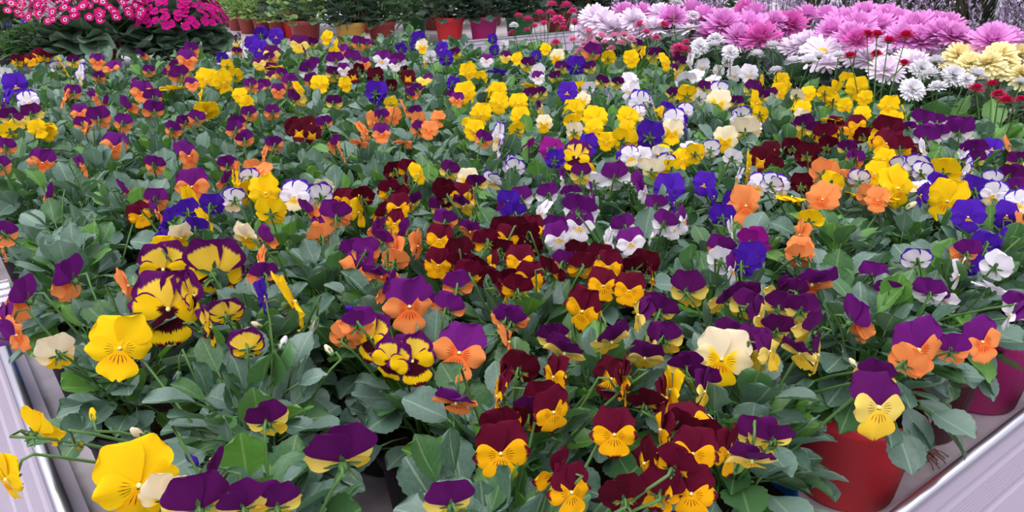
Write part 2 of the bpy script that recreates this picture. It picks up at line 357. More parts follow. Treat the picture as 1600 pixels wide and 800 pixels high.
# ------------------------------------------------------------------ pansies: open flowers as seen, crop origin + (x, y, size) at four times scale
FL = {
(0, 0): '''240,350,80,YM,F 190,380,50,YM,F 110,385,70,YM,B 280,360,60,YM,B 40,470,80,W,B 100,540,200,V,F 30,620,100,V,L 180,640,130,WE,F 360,430,90,WE,B 400,420,100,Y,R 500,470,110,WE,L 60,740,110,PC,B 120,760,90,PC,F 210,720,120,PC,B 260,780,120,Y,U 20,700,60,PC,L 460,390,70,PC,B 400,620,100,O,L 455,590,100,OP,B 610,390,90,OP,F 700,440,100,OP,FL 620,490,70,OP,B 595,610,80,OP,R 665,650,80,OP,BL 890,350,70,OP,BR 890,580,130,OP,F 830,530,70,OP,L 800,680,120,OP,BR 960,620,110,OP,B 960,700,130,OP,B 620,750,140,OP,B 500,710,100,OP,F 520,790,60,OP,B 770,780,110,OP,B 1170,380,130,OP,F 1200,320,90,OP,B 1080,420,70,OP,BL 1130,480,120,OP,B 1200,530,70,OP,F 1060,470,60,OP,B 1075,555,130,Y,U 1290,500,130,Y,F 1250,610,80,Y,L 1290,710,130,Y,D 1400,520,120,Y,FR 1470,480,90,Y,B 1500,600,90,Y,F 1550,660,90,Y,FR 1470,280,90,PC,L 1510,240,60,PC,R 1575,280,90,V,F 1480,330,60,OP,B 1390,370,70,V,B 1420,420,60,Y,B 1570,540,60,OP,B 1480,780,110,OP,B 1160,770,80,OP,B 1230,750,60,OP,B 1560,720,70,OP,B 930,450,50,OP,B''',
(400, 0): '''125,230,90,V,F 30,220,90,V,B 20,310,110,V,F 270,280,110,PC,F 350,280,80,PC,B 320,340,80,PC,R 440,240,70,Y,FL 495,280,50,Y,L 490,335,50,Y,B 545,330,90,OP,F 100,340,100,PC,F 90,370,50,OP,B 130,420,90,Y,U 20,400,80,PC,F 90,490,70,PC,FL 95,440,80,PC,B 360,400,70,PW,B 330,450,120,PW,B 350,510,90,OP,B 210,500,70,OP,F 210,530,100,OP,B 285,580,110,Y,R 400,530,110,Y,F 250,630,110,PC,BR 30,570,70,OP,F 50,540,70,OP,B 140,575,60,OP,F 500,390,110,PW,B 600,380,110,PW,B 550,440,70,PW,F 480,470,90,PC,B 505,450,110,PW,B 560,530,60,Y,F 610,480,50,MR,F 640,440,60,MR,B 680,400,70,OP,F 645,280,90,OP,B 690,280,60,OP,B 790,380,110,PW,F 890,390,100,PW,B 870,410,60,PW,F 750,490,110,MR,B 950,490,90,MR,F 910,440,60,MR,B 845,540,60,MR,B 750,590,140,V,B 760,640,90,V,L 845,660,50,Y,B 910,310,70,V,B 1040,295,80,CY,F 1020,250,90,V,B 990,290,60,V,B 1160,310,80,V,F 1090,360,60,W,B 1060,390,40,CY,R 1190,370,90,V,B 1250,340,70,PC,B 1440,380,80,PW,F 1490,320,60,V,B 1550,290,60,W,B 1510,450,110,V,U 1480,250,50,V,B 1560,360,50,PC,F 1330,460,110,Y,F 1400,500,90,Y,B 1310,590,130,Y,F 1405,720,130,Y,F 1440,590,70,Y,L 1510,580,110,Y,F 1520,650,120,Y,F 1340,790,90,Y,B 1230,610,80,OP,B 1255,630,50,OP,F 970,600,80,OP,BR 1000,570,80,OP,B 1050,500,90,PC,U 930,680,90,O,R 860,730,100,O,F 740,770,110,O,FR 790,740,100,OP,B 1015,760,60,O,B 990,710,60,OP,B 1140,750,90,O,F 100,710,90,OP,B 490,650,100,PC,B 230,790,90,MR,F 330,790,110,MR,F 430,780,60,OP,B 1230,530,60,V,B 160,470,70,OP,B''',
(800, 0): '''30,370,50,Y,F 95,410,90,PC,B 150,360,50,V,B 280,360,90,CY,F 160,470,110,W,B 165,490,60,PW,F 275,490,80,PC,B 500,340,130,OP,B 600,370,90,Y,B 745,375,100,Y,F 780,285,70,PC,B 815,330,50,Y,L 885,350,90,PC,B 960,390,90,Y,FR 1045,400,90,PC,B 1030,450,80,PC,R 310,430,80,PC,B 400,420,120,V,B 490,430,70,PC,B 560,520,90,PC,B 655,525,80,PC,B 740,510,100,W,F 735,570,110,W,F 600,600,90,WE,R 345,580,120,V,F 480,560,80,W,B 425,560,50,Y,B 120,540,110,Y,U 120,600,80,PC,B 180,590,60,PC,B 40,650,120,Y,F 50,740,120,Y,F 180,680,80,PC,R 440,630,90,CY,F 390,700,130,Y,F 370,770,100,Y,B 520,750,150,Y,F 725,740,130,Y,F 200,780,90,CY,F 800,650,140,WE,F 790,710,90,WE,F 880,650,90,WE,R 915,720,90,Y,L 970,690,90,V,B 1085,520,130,W,B 1090,600,120,Y,B 1190,420,90,W,F 1110,390,80,W,L 1150,340,50,W,B 1000,600,90,PC,B 1130,480,100,W,U 1200,560,90,PC,B 1285,650,150,CY,F 1300,580,120,WE,B 1345,390,40,W,B 1290,450,70,W,F 1390,470,90,W,F 1480,470,110,W,F 1250,500,80,W,U 1500,570,110,PC,B 1560,610,90,PC,B 1530,650,120,Y,R 1550,720,90,Y,B 1560,520,60,Y,R 1430,730,120,WE,B 1490,770,140,WE,U 1010,760,140,WE,F 1090,780,80,V,R 1080,700,70,WE,F 210,310,40,Y,F 1380,760,60,WE,L 1170,620,50,W,B 1400,650,60,PC,B''',
(1200, 0): '''80,510,90,Y,F 70,580,100,Y,F 130,540,50,Y,R 180,610,90,CY,B 250,590,90,Y,F 290,560,80,Y,U 350,590,90,Y,B 420,580,110,Y,R 400,640,90,Y,B 490,520,110,Y,B 560,560,130,Y,F 600,620,90,Y,F 480,670,90,Y,F 215,690,100,Y,F 210,740,60,CY,B 140,690,60,Y,L 590,720,60,Y,F 410,750,110,Y,U 755,670,120,Y,F 790,750,100,Y,F 860,710,80,Y,R 560,780,110,YM,F 20,600,60,PC,B 230,790,130,PC,B 420,790,90,YM,B 960,770,150,PW,B 1060,770,100,PW,B 1150,780,90,PW,B 1240,790,80,PW,B''',
(0, 200): '''60,30,80,Y,B 300,30,80,Y,F 240,10,90,Y,F 520,20,50,O,L 265,220,150,OP,F 715,120,150,OP,F 520,240,90,OP,R 1080,20,70,OP,B 1180,180,160,OP,FR 970,240,110,OP,B 1200,370,190,OP,F 1430,240,90,OP,B 1490,290,60,O,R 1590,270,60,O,B 1410,340,120,OP,BL 320,430,120,OP,BL 780,400,100,OP,BR 980,460,70,OP,B 990,530,110,OP,R 880,550,50,YM,F 1200,490,180,Y,R 1290,580,100,Y,R 1330,490,150,V,B 1170,530,80,V,B 1060,580,110,V,BL 1220,630,130,V,B 1060,720,70,V,R 1040,770,140,Y,B 1470,350,120,Y,L 1560,420,170,Y,B 1460,460,110,WE,B 1560,330,80,WE,B 30,670,80,OP,B 10,750,50,O,R 1130,690,70,CY,D 1540,690,80,CY,D 40,130,60,OP,B 10,250,50,OP,B 1470,20,80,OP,B 1530,80,70,OP,B''',
(400, 200): '''270,30,90,MR,F 350,45,110,MR,F 230,20,60,MR,B 120,110,100,OP,B 45,180,70,O,L 30,270,90,O,U 490,110,80,OP,BL 535,160,60,O,R 690,40,130,O,R 650,95,80,O,U 785,40,70,OP,F 925,90,100,O,U 1020,20,60,OP,B 1080,20,50,O,F 1360,20,120,Y,F 1420,80,70,OP,B 1510,60,140,WE,L 1510,160,120,WE,L 1590,240,110,WE,BL 60,410,190,Y,F 100,540,190,Y,B 240,430,180,WE,F 400,440,170,WE,B 430,390,100,CY,B 510,560,200,OP,B 420,620,120,OP,F 330,530,110,OP,BR 640,530,150,Y,R 600,470,130,YM,F 670,440,110,MR,B 545,440,80,MR,B 550,460,60,YM,F 860,280,120,MR,B 950,270,90,YM,B 1015,290,80,Y,FR 930,360,80,YM,L 830,400,90,YM,B 900,440,140,YM,B 890,500,100,YM,F 980,480,90,PC,D 800,550,120,YM,BL 865,600,110,YM,FL 755,650,100,OP,BL 920,670,130,OP,BL 1010,740,130,O,R 870,770,80,O,L 800,710,90,OP,BR 60,710,130,OP,BR 400,690,100,O,B 610,780,90,OP,B 690,790,80,OP,B 1145,700,160,YM,F 1160,500,100,PC,B 1200,440,100,MR,B 1280,430,80,YM,F 1340,420,100,YM,R 1300,490,120,PC,D 1340,650,90,OP,D 1570,700,100,YM,F 1550,640,100,MR,B 1440,720,90,YM,B 1540,780,110,MR,B 1270,790,110,MR,B 1190,590,80,OP,B 1320,330,90,CY,F 1380,360,60,PC,B 1480,340,70,WE,D 1210,280,70,PC,B 1580,470,80,V,B 1580,540,90,OP,B 1170,390,80,MR,B''',
(800, 200): '''30,20,80,Y,B 390,30,90,CY,B 510,10,120,Y,F 720,5,100,Y,F 20,260,90,WE,B 100,130,90,MG,BL 245,150,150,MG,F 265,205,80,V,B 400,190,180,PE,F 480,110,120,V,F 700,90,160,Y,B 590,90,70,Y,F 850,60,180,V,B 1000,30,140,CY,F 1090,40,80,V,R 430,300,130,PC,B 510,280,60,Y,R 520,350,100,W,B 670,190,110,V,L 740,180,110,WE,F 810,190,90,W,F 920,180,80,W,B 960,150,110,Y,U 1060,200,130,Y,F 1140,170,120,Y,B 880,280,150,CY,B 960,230,110,WE,B 990,270,60,Y,B 1130,130,120,W,U 1240,140,100,WE,B 1330,80,150,CY,F 1460,30,180,CY,B 1380,200,110,W,B 1480,260,150,Y,R 1410,310,80,WE,L 1560,210,160,MR,F 1540,360,140,WE,F 320,330,90,PW,R 60,450,130,PW,B 220,430,130,PW,B 180,530,90,W,L 10,540,60,V,B 370,430,100,PW,B 500,440,150,PW,R 510,510,100,PW,R 420,530,230,PW,B 420,620,180,PW,F 260,630,130,PW,B 290,690,130,PW,F 650,320,180,PW,B 770,370,140,PW,BR 820,400,80,PW,R 700,630,160,PW,B 590,720,110,W,L 740,720,110,PW,F 910,500,140,PW,B 880,660,110,W,L 950,610,110,PW,B 1010,620,110,PW,F 1075,580,90,PW,R 985,400,190,V,F 1010,470,130,V,R 1200,355,120,V,F 1260,430,100,V,R 1390,470,150,V,B 1460,490,190,O,FR 1310,560,160,V,B 1500,730,200,MG,B 1310,770,180,OP,B 1370,660,60,W,R 30,640,70,MR,B 120,640,90,YM,F 90,680,110,MR,B 20,720,80,YM,L 115,760,110,MR,B 400,790,100,MR,B''',
(1200, 200): '''180,30,110,PC,F 290,20,90,PC,B 360,60,150,YM,B 430,40,80,YM,R 540,20,130,YM,U 590,60,80,MR,B 640,90,100,Y,L 740,30,180,YM,B 740,100,170,YM,F 830,140,150,YM,B 870,190,170,YM,F 150,130,120,MR,B 240,180,150,MR,B 370,120,130,MR,B 490,140,110,PC,B 540,210,70,OP,B 570,190,50,YM,R 30,250,110,MR,B 15,150,60,MR,F 985,80,160,PW,B 1010,40,120,PW,F 1070,40,110,PW,B 1190,30,170,PW,B 1260,50,90,PW,R 870,10,80,PW,B 970,140,60,W,R 1280,160,170,PW,B 1200,190,90,WE,L 1300,210,110,PC,B 1400,130,100,V,F 1510,150,150,O,R 1560,220,110,PC,B 725,200,80,Y,F 665,290,140,Y,F 810,380,210,Y,FR 760,440,110,Y,U 1095,290,190,Y,B 1120,460,230,Y,F 1280,400,170,V,B 1250,560,190,V,F 1410,420,150,WE,F 1400,340,120,WE,B 1490,550,80,V,FR 960,420,60,V,L 920,250,150,WE,B 960,290,110,WE,B 820,250,130,WE,B 930,360,110,WE,U 1060,360,60,V,B 1220,280,80,WE,L 1260,250,70,WE,R 340,300,180,O,B 340,450,190,O,F 400,355,90,Y,B 490,330,80,O,B 570,330,80,WE,B 150,430,150,Y,U 560,420,120,Y,U 620,430,80,O,B 685,455,100,O,F 210,360,90,MR,B 70,370,120,WE,F 20,360,70,WE,B 200,670,130,O,L 200,780,150,O,F 265,590,50,Y,B 1580,620,110,O,R 1510,310,150,PC,B 1540,390,130,PW,B 1560,470,110,WE,F 1350,740,100,V,B 1440,710,60,V,L 1230,790,120,OP,B''',
(0, 400): '''150,290,230,OP,BL 440,160,230,OP,BL 30,420,140,OP,L 100,500,90,OP,R 360,620,230,CY,B 750,580,350,Y,F 1050,340,440,PE,F 1020,90,290,PE,F 1210,250,200,PE,R 1340,110,400,PE,B 1040,10,150,Y,B 1310,450,200,PE,R 1420,370,220,PE,B 1550,580,160,PE,B 800,190,80,O,R''',
(400, 400): '''50,260,170,V,R 240,290,300,Y,R 40,130,100,OP,B 20,40,80,O,L 630,100,240,OP,FL 870,40,120,O,B 790,130,200,OP,D 690,10,90,OP,B 960,320,300,OP,F 1100,290,160,OP,BR 830,220,180,OP,BL 720,520,240,PE,FL 840,670,220,PE,FL 980,660,290,PE,F 560,520,130,O,B 630,440,100,OP,B 1270,610,320,OP,F 1260,200,160,OP,B 1200,340,90,OP,B 1570,410,150,OP,B 1580,540,70,O,R 1140,60,90,YM,F 1260,60,130,YM,B 1360,80,110,MR,B 1330,130,130,YM,B 1460,170,110,MR,B 1470,60,130,YM,L 1560,240,110,YM,R 1590,160,100,MR,B 1530,770,130,YM,L''',
(800, 400): '''30,220,180,YM,B 110,150,190,YM,F 250,110,140,MR,BR 430,80,100,YM,B 510,110,150,YM,B 600,70,90,YM,F 540,30,110,MR,B 410,10,90,MR,B 570,190,170,YM,F 750,90,160,MR,B 830,60,150,MR,B 730,220,190,YM,F 870,150,130,YM,R 440,350,230,YM,FL 50,40,90,YM,F 330,60,110,OP,B 850,320,160,PC,BL 930,350,180,PC,B 790,370,110,PC,L 620,540,220,PC,D 260,520,150,PC,B 330,610,220,PC,D 960,530,200,PC,B 870,560,150,PC,L 830,640,100,PC,D 1090,700,170,PC,B 1100,230,230,PC,B 1310,650,330,CY,F 1500,600,260,PC,F 1320,290,140,PC,BL 1420,260,200,PC,D 1460,330,180,PC,B 1350,510,180,PC,B 1540,380,120,PC,R 1300,40,100,W,B 1380,90,110,PW,R 1440,60,150,V,B 1500,10,100,V,B 1180,780,130,PC,B 620,770,140,MR,F 690,760,90,YM,L 260,760,90,YM,L 50,720,130,MR,B 10,420,80,OP,B''',
(1200, 400): '''190,10,150,O,B 270,180,240,OP,D 150,240,190,PC,B 60,230,150,PC,BL 60,330,150,PC,B 210,350,110,PC,B 130,340,90,PC,D 40,470,200,PC,B 10,600,120,PC,R 260,470,190,PC,BL 200,610,170,PC,D 310,620,230,PC,R 660,140,150,OP,B 760,240,190,OP,B 540,420,230,OP,BR 1010,240,170,PW,B 1090,270,140,PW,BR 930,40,130,WE,B 1190,120,150,W,R 1250,60,150,V,B 1420,80,60,W,B 1390,190,90,W,U 940,590,290,OP,FR 1140,600,140,OP,B 1340,540,220,OP,FR 1560,330,150,PW,B 1520,370,110,PW,L 660,770,200,PC,B 860,680,90,O,B''',
(0, 600): '''870,640,470,Y,F 1040,720,240,CY,B 1320,600,290,PC,BL 1240,780,400,PC,B 1530,770,240,PC,B 240,300,240,Y,BR 40,600,120,Y,L''',
(400, 600): '''80,240,180,PC,B 545,470,450,PC,B 130,760,260,PC,B 1210,750,180,PC,B 1250,120,230,OP,D 1530,440,330,YM,F 1540,270,140,YM,B 1510,80,130,YM,L''',
(800, 600): '''260,180,180,YM,FR 190,110,110,YM,B 120,190,130,PC,B 60,270,150,MR,B 640,320,230,YM,F 840,130,180,MR,B 960,90,130,YM,R 930,290,190,YM,L 1060,310,120,MR,B 1130,230,120,YM,U 830,500,190,MR,L 1020,530,210,YM,B 1120,690,300,YM,F 950,620,180,YM,L 1130,440,130,YM,F 1200,360,150,MR,B 1350,430,160,YM,R 270,580,170,YM,BL 370,680,170,YM,FR 700,720,200,MR,B 920,690,120,YM,B 1540,350,180,PC,B 1500,480,130,PC,D 1200,50,150,PC,R 990,40,120,Y,L 700,30,120,YM,R''',
(1200, 600): '''690,150,320,PC,FR 20,350,100,PC,B''',
}
BUDL = [(1120, 725, 95, 'V', 0, 400), (590, 240, 100, 'Y', 0, 600), (470, 370, 120, 'Y', 0, 600), (1165, 420, 120, 'V', 0, 600), (890, 330, 120, 'CY', 0, 600),
        (380, 385, 110, 'W', 400, 400), (40, 445, 80, 'CY', 400, 400), (150, 590, 100, 'WE', 400, 400), (620, 345, 100, 'V', 400, 400), (480, 620, 90, 'CY', 400, 400),
        (1350, 550, 60, 'PC', 400, 200), (860, 510, 80, 'CY', 1200, 200), (1260, 270, 90, 'CY', 800, 600), (560, 700, 80, 'CY', 1200, 400)]
ZF = ZB + .225                                  # height of the open flowers
GRP = {'OP': 'OP', 'O': 'OP', 'YM': 'YM', 'MR': 'YM', 'Y': 'Y', 'PW': 'PW', 'W': 'WE', 'WE': 'WE', 'PC': 'PC', 'CY': 'PC', 'V': 'V', 'PE': 'PE', 'MG': 'V'}
rg = random.Random(11)
flowers = []
for (ox, oy), txt in FL.items():
    for e in txt.split():
        x, y, s, v_, f = e.split(','); px, py = ox+int(x)/4, oy+int(y)/4
        P = unproj(px, py, ZF + rg.uniform(-.012, .012) + (.02 if py < 110 else 0))
        dep = proj(P)[2]; sz = int(s)/4/F_PX*dep
        if f not in ('F', 'B'): sz *= 1.15
        hi = .068 if v_ == 'PE' else .054
        sz = min(hi, max(.032, sz*1.06))
        flowers.append(dict(P=P, s=sz, v=v_, f=f, g=GRP[v_], ab=AB(P)))
for x, y, s, v_, ox, oy in BUDL:
    P = unproj(ox+x/4, oy+y/4, ZF - .01); dep = proj(P)[2]
    flowers.append(dict(P=P, s=s/4/F_PX*dep/.62, v=v_, f='bud', g=GRP[v_], ab=AB(P)))

# pots: five whose colour shows stand where the photo has them, the others gather the flowers of one variety
RP = .062
AMAX, BMAX = 1.62, B1 - .1
plants = []                                     # dict(a, b, g, pot)
def fixed(px, py, z, g, pot):
    a, b = AB(unproj(px, py, ZB+z)); b = max(b, B0+RP+.02)
    for it in range(12): a += (px - proj(W(a, b, ZB+z))[0])*.0006      # slide along the rim to stay on the pot's sight line
    plants.append(dict(a=max(a, A0+RP+.03), b=b, g=g, pot=pot, fix=True))
fixed(1340, 700, .1, 'PC', 'red'); fixed(1545, 628, .1, 'OP', 'magenta'); fixed(1140, 775, .1, 'YM', 'blue')
fixed(70, 470, .1, 'OP', 'blue'); fixed(212, 418, .1, 'OP', 'maroon')
for g in ('PE', 'YM', 'V', 'PW', 'WE', 'PC', 'Y', 'OP'):
    fl = sorted([f for f in flowers if f['g'] == g], key=lambda f: f['P'].y)
    used = set()
    for p in plants:
        if p['g'] == g:
            for i, f in enumerate(fl):
                if math.hypot(f['ab'][0]-p['a'], f['ab'][1]-p['b']) < .085: used.add(i)
    for i, f in enumerate(fl):
        if i in used: continue
        m = [j for j in range(len(fl)) if j not in used and math.hypot(fl[j]['ab'][0]-f['ab'][0], fl[j]['ab'][1]-f['ab'][1]) < .105]
        used.update(m)
        plants.append(dict(a=sum(fl[j]['ab'][0] for j in m)/len(m), b=sum(fl[j]['ab'][1] for j in m)/len(m), g=g, pot=None, fix=False, n=len(m)))
# too many seeds close together: drop the weakest, then relax
def d2(p, q): return math.hypot(p['a']-q['a'], p['b']-q['b'])
SEP = 2*RP + .001
plants_keep = [p for p in plants if p['fix']]
for p in sorted([p for p in plants if not p['fix']], key=lambda p: -p['n']):
    if all(d2(p, q) > SEP*.62 for q in plants_keep): plants_keep.append(p)
plants = plants_keep
def relax(n):
    for it in range(n):
        for i, p in enumerate(plants):
            for q in plants[i+1:]:
                da, db = p['a']-q['a'], p['b']-q['b']
                if abs(da) > SEP or abs(db) > SEP: continue
                d = math.hypot(da, db)
                if d < SEP:
                    if d < 1e-5: da, db, d = .001, .001, .0014
                    k = (SEP-d)/d*.5
                    kp, kq = (0, 2) if p['fix'] else (2, 0) if q['fix'] else (1, 1)
                    p['a'] += da*k*kp; p['b'] += db*k*kp; q['a'] -= da*k*kq; q['b'] -= db*k*kq
            if not p['fix']:
                p['a'] = min(AMAX, max(A0+RP+.028, p['a'])); p['b'] = min(BMAX, max(B0+RP+.028, p['b']))
relax(60)
for t in range(9000):
    c = dict(a=rg.uniform(A0+RP+.028, AMAX), b=rg.uniform(B0+RP+.028, BMAX), g=None, pot=None, fix=False)
    x, y, dep = proj(W(c['a'], c['b'], ZB+.15))
    if plants[0]['a'] - .02 < c['a'] < plants[1]['a'] + .02 and c['b'] < B0 + .17: continue     # bare tray between the red and the magenta pot
    if dep < .2 or x < -160 or x > 1780 or y > 990: continue
    if all(d2(c, q) > SEP*.93 for q in plants): plants.append(c)
relax(90)
bad = set()
for i, p in enumerate(plants):
    for j in range(i):
        if j not in bad and d2(p, plants[j]) < SEP*.94: bad.add(i); break
plants = [p for i, p in enumerate(plants) if i not in bad]
for t in range(26000):                          # green plants close the gaps that are left
    c = dict(a=rg.uniform(A0+RP+.02, AMAX), b=rg.uniform(B0+RP+.02, BMAX), g=None, pot=None, fix=False)
    x, y, dep = proj(W(c['a'], c['b'], ZB+.15))
    if plants[0]['a'] - .02 < c['a'] < plants[1]['a'] + .02 and c['b'] < B0 + .17: continue     # bare tray between the red and the magenta pot
    if dep < .2 or x < -160 or x > 1780 or y > 1000: continue
    if all(d2(c, q) > SEP*(.93 if dep < 1 else .97) for q in plants): plants.append(c)
for p in plants: p['fl'] = []
for f in flowers:
    best = None
    for p in plants:
        d = math.hypot(p['a']-f['ab'][0], p['b']-f['ab'][1])
        c = d + (0 if p['g'] == f['g'] else .045 if p['g'] is None else .075)
        if best is None or c < best[0]: best = (c, p)
    p = best[1]
    if p['g'] is None: p['g'] = f['g']
    p['fl'].append(f)

# leaf stalks that rise out of the soil
def crown(seed):
    rg = random.Random(seed); mb = MB()
    for i in range(11):
        a = rg.uniform(0, 6.28); r = rg.uniform(.02, .06); h = rg.uniform(.05, .085)
        mb.tube(curve_pts((math.cos(a)*.01, math.sin(a)*.01, .08), (math.cos(a)*r*.5, math.sin(a)*r*.5, .08+h*.7), (math.cos(a)*r, math.sin(a)*r, .08+h), 4), .0016, .0012, 4)
    return mb.mesh('stems', [STEMM])
CROWNS = [crown(s) for s in range(5)]

def face_matrix(f, rg):
    P = f['P']; c = Vector((CAM.x-P.x, CAM.y-P.y, 0)).normalized(); rt = Vector((-c.y, c.x, 0))     # rt: the photo's right-hand side
    yaw, el = {'F': (0, 14), 'FL': (-42, 10), 'FR': (42, 10), 'L': (-78, 6), 'R': (78, 6), 'B': (180, -4), 'BL': (-128, 0), 'BR': (128, 0), 'U': (rg.choice((-30, 30, 150)), 58), 'D': (rg.uniform(-40, 40), -34)}[f['f']]
    yaw = R(yaw + rg.uniform(-13, 13)); el = R(el + rg.uniform(-9, 9))
    n = (c*math.cos(yaw) + rt*math.sin(yaw))*math.cos(el) + Vector((0, 0, math.sin(el)))
    up = Vector((0, 0, 1)); up = (up - n*up.dot(n)).normalized()
    up = Matrix.Rotation(R(rg.uniform(-14, 14)), 3, n) @ up
    x = up.cross(n); M = Matrix((x, up, n)).transposed().to_4x4()
    return Matrix.Translation(P) @ M @ Matrix.Scale(f['s']*.98, 4), n

FAMILY = {'OP': 'orange purple-topped viola', 'YM': 'golden maroon-topped viola', 'Y': 'plain yellow viola', 'PW': 'white purple-topped viola',
          'WE': 'violet-edged white viola', 'PC': 'cream purple-topped viola', 'V': 'violet blue viola', 'PE': 'large purple-edged yellow pansy', None: 'green leafy viola'}
NUM = ['no', 'one', 'two', 'three', 'four', 'five', 'six', 'seven', 'eight', 'nine', 'ten', 'eleven', 'twelve']
def place(a, b):
    if b < .44: return 'by the long rim'
    if a < .2: return 'by the short rim'
    if a > 1.46: return 'by the daisies'
    if b > 2.4: return 'facing the geranium bench'
    return 'amid the violas'
nleaf = 0
HALF = math.pi/2
for ip, p in enumerate(plants):
    rg = random.Random(500+ip); a, b = p['a'], p['b']; g = p['g']
    base = W(a, b, ZB)
    root = link('viola_plant', None, None, Matrix.Translation(base)); inv = Matrix.Translation(-base)
    n = sum(1 for f in p['fl'] if f['f'] != 'bud')
    name = FAMILY[g]; pl = place(a, b)
    if p['fix']:
        lab = {'red': 'cream and purple viola in a bright red pot by the long rim', 'magenta': 'orange and purple viola in a magenta pot by the long rim',
               'maroon': 'orange and purple viola in a dark maroon pot'}.get(p['pot'])
        if p['pot'] == 'blue': lab = 'golden viola in a blue pot by the long rim' if g == 'YM' else 'orange and purple viola in a blue pot near the short rim'
        root['label'] = lab; root['category'] = 'viola plant'; root['group'] = 'potted violas ' + pl
    else:
        nbs = []
        for q in sorted((q for q in plants if q['g'] != g), key=lambda q: d2(p, q)):
            if FAMILY[q['g']] not in nbs: nbs.append(FAMILY[q['g']])
            if len(nbs) == 2: break
        where = 'between %s and %s' % tuple(nbs) if pl == 'amid the violas' else '%s, beside %s' % (pl, nbs[0])
        root['label'] = '%s, %s open flower%s, %s' % (name, NUM[min(n, 12)], '' if n == 1 else 's', where)
        root['category'] = 'viola plant'; root['group'] = '%s plants %s' % (name, pl)
    pot = p['pot'] or rg.choice(['dark', 'maroon', 'dark', 'dark'])
    PS = Matrix.Scale(1.17 if p['fix'] and pot in ('red', 'magenta') else 1.0, 4)
    link('pot', POTS[pot], root, Matrix.Rotation(rg.uniform(0, 6), 4, 'Z') @ PS)
    link('soil', SOIL, root, PS)
    link('stems', CROWNS[ip % 5], root, Matrix.Rotation(rg.uniform(0, 6), 4, 'Z'))
    # leaves in three tiers: low skirt, middle, upright top
    dep = proj(base + Vector((0, 0, .15)))[2]
    nl = 100 if dep < 1.05 else 76 if dep < 1.7 else 54
    if p['fix']: nl = 44 if p['pot'] == 'blue' and g == 'OP' else 135
    for i in range(nl):
        t = (i+.5)/nl; az = i*2.39996 + rg.uniform(-.4, .4)
        if p['fix'] and p['pot'] == 'blue' and g == 'OP': t = .3 + .7*t
        if t < .26: r0, zz, el, ln = rg.uniform(.03, .062), rg.uniform(.102, .13), rg.uniform(-40, 15), rg.uniform(.034, .048)
        elif t < .66: r0, zz, el, ln = rg.uniform(.012, .058), rg.uniform(.13, .172), rg.uniform(-10, 60), rg.uniform(.03, .046)
        else: r0, zz, el, ln = rg.uniform(.0, .05), rg.uniform(.158, .2), rg.uniform(15, 85), rg.uniform(.026, .042)
        if p['fix'] and p['pot'] in ('red', 'magenta'): r0 *= 1.3; zz += .014
        d = Vector((math.cos(az), math.sin(az), 0)); el = R(el)
        ax = d*math.cos(el) + Vector((0, 0, math.sin(el)))
        nrm = Vector((0, 0, 1))*math.cos(el) - d*math.sin(el)*rg.choice((1, 1, 1, -1 if el > .9 else 1))
        nrm = nrm + Vector((rg.uniform(-.5, .5), rg.uniform(-.5, .5), rg.uniform(-.2, .2)))
        q = rg.random(); mi = 0 if q < .68 else 1 if q < .9 else 2
        link('leaf', LEAVES[mi][rg.randrange(NLV)], root, frame(ax, nrm, d*r0 + Vector((0, 0, zz)), ln)); nleaf += 1
    for f in p['fl']:
        c0 = Vector((rg.uniform(-.012, .012), rg.uniform(-.012, .012), .085))
        if f['f'] == 'bud':
            if f['v'] not in BUDS: BUDS[f['v']] = make_bud(VAR[f['v']][0])
            d = Vector((rg.uniform(-.6, .6), rg.uniform(-.6, .6), -.6 if rg.random() < .5 else .5)).normalized()
            M = inv @ Matrix.Translation(f['P']) @ d.to_track_quat('Z', 'Y').to_matrix().to_4x4() @ Matrix.Scale(f['s'], 4)
            link('bud', BUDS[f['v']], root, M); e = M @ Vector((0, 0, -.05)); n3 = d
        else:
            M, n3 = face_matrix(f, rg); M = inv @ M
            fo = link('flower', CALYX, root, M); mats = VAR[f['v']]; vr = rg.randrange(4)
            for kd, mt in (('ul', 0), ('ur', 0), ('sl', 1), ('sr', 1), ('lo', 2)):
                cup = rg.uniform(28, 55) if f['f'][0] == 'B' else rg.uniform(-6, 16)
                fold = Matrix.Rotation(R(-cup), 4, 'X') if kd == 'lo' else Matrix.Rotation(R(cup*.7 if kd == 'sl' else -cup*.7), 4, 'Y') if kd[0] == 's' else Matrix.Rotation(R(rg.uniform(-14, 10)), 4, 'X')
                link('petal', petal_mesh(kd, mats[mt], vr), fo, Matrix.Rotation(R(rg.uniform(-5, 5)), 4, 'Z') @ fold)
            e = M @ Vector((0, 0, -.22))
        top = e + Vector((0, 0, .008)) - n3*.009
        pts = curve_pts(c0, (c0 + e)*.5 + Vector(((e.x-c0.x)*.2, (e.y-c0.y)*.2, .045)), top - n3*.004, 6) + [top + n3*.004, e]
        mb = MB(); mb.tube(pts, .0014, .001, 5); link('flower_stem', mb.mesh('flower_stem', [STEMM]), root)
print('PLANTS', len(plants), 'flowers', len(flowers), 'leaves', nleaf)
ra = [f['ab'] for f in flowers]; print('a', min(r[0] for r in ra), max(r[0] for r in ra), 'b', min(r[1] for r in ra), max(r[1] for r in ra))

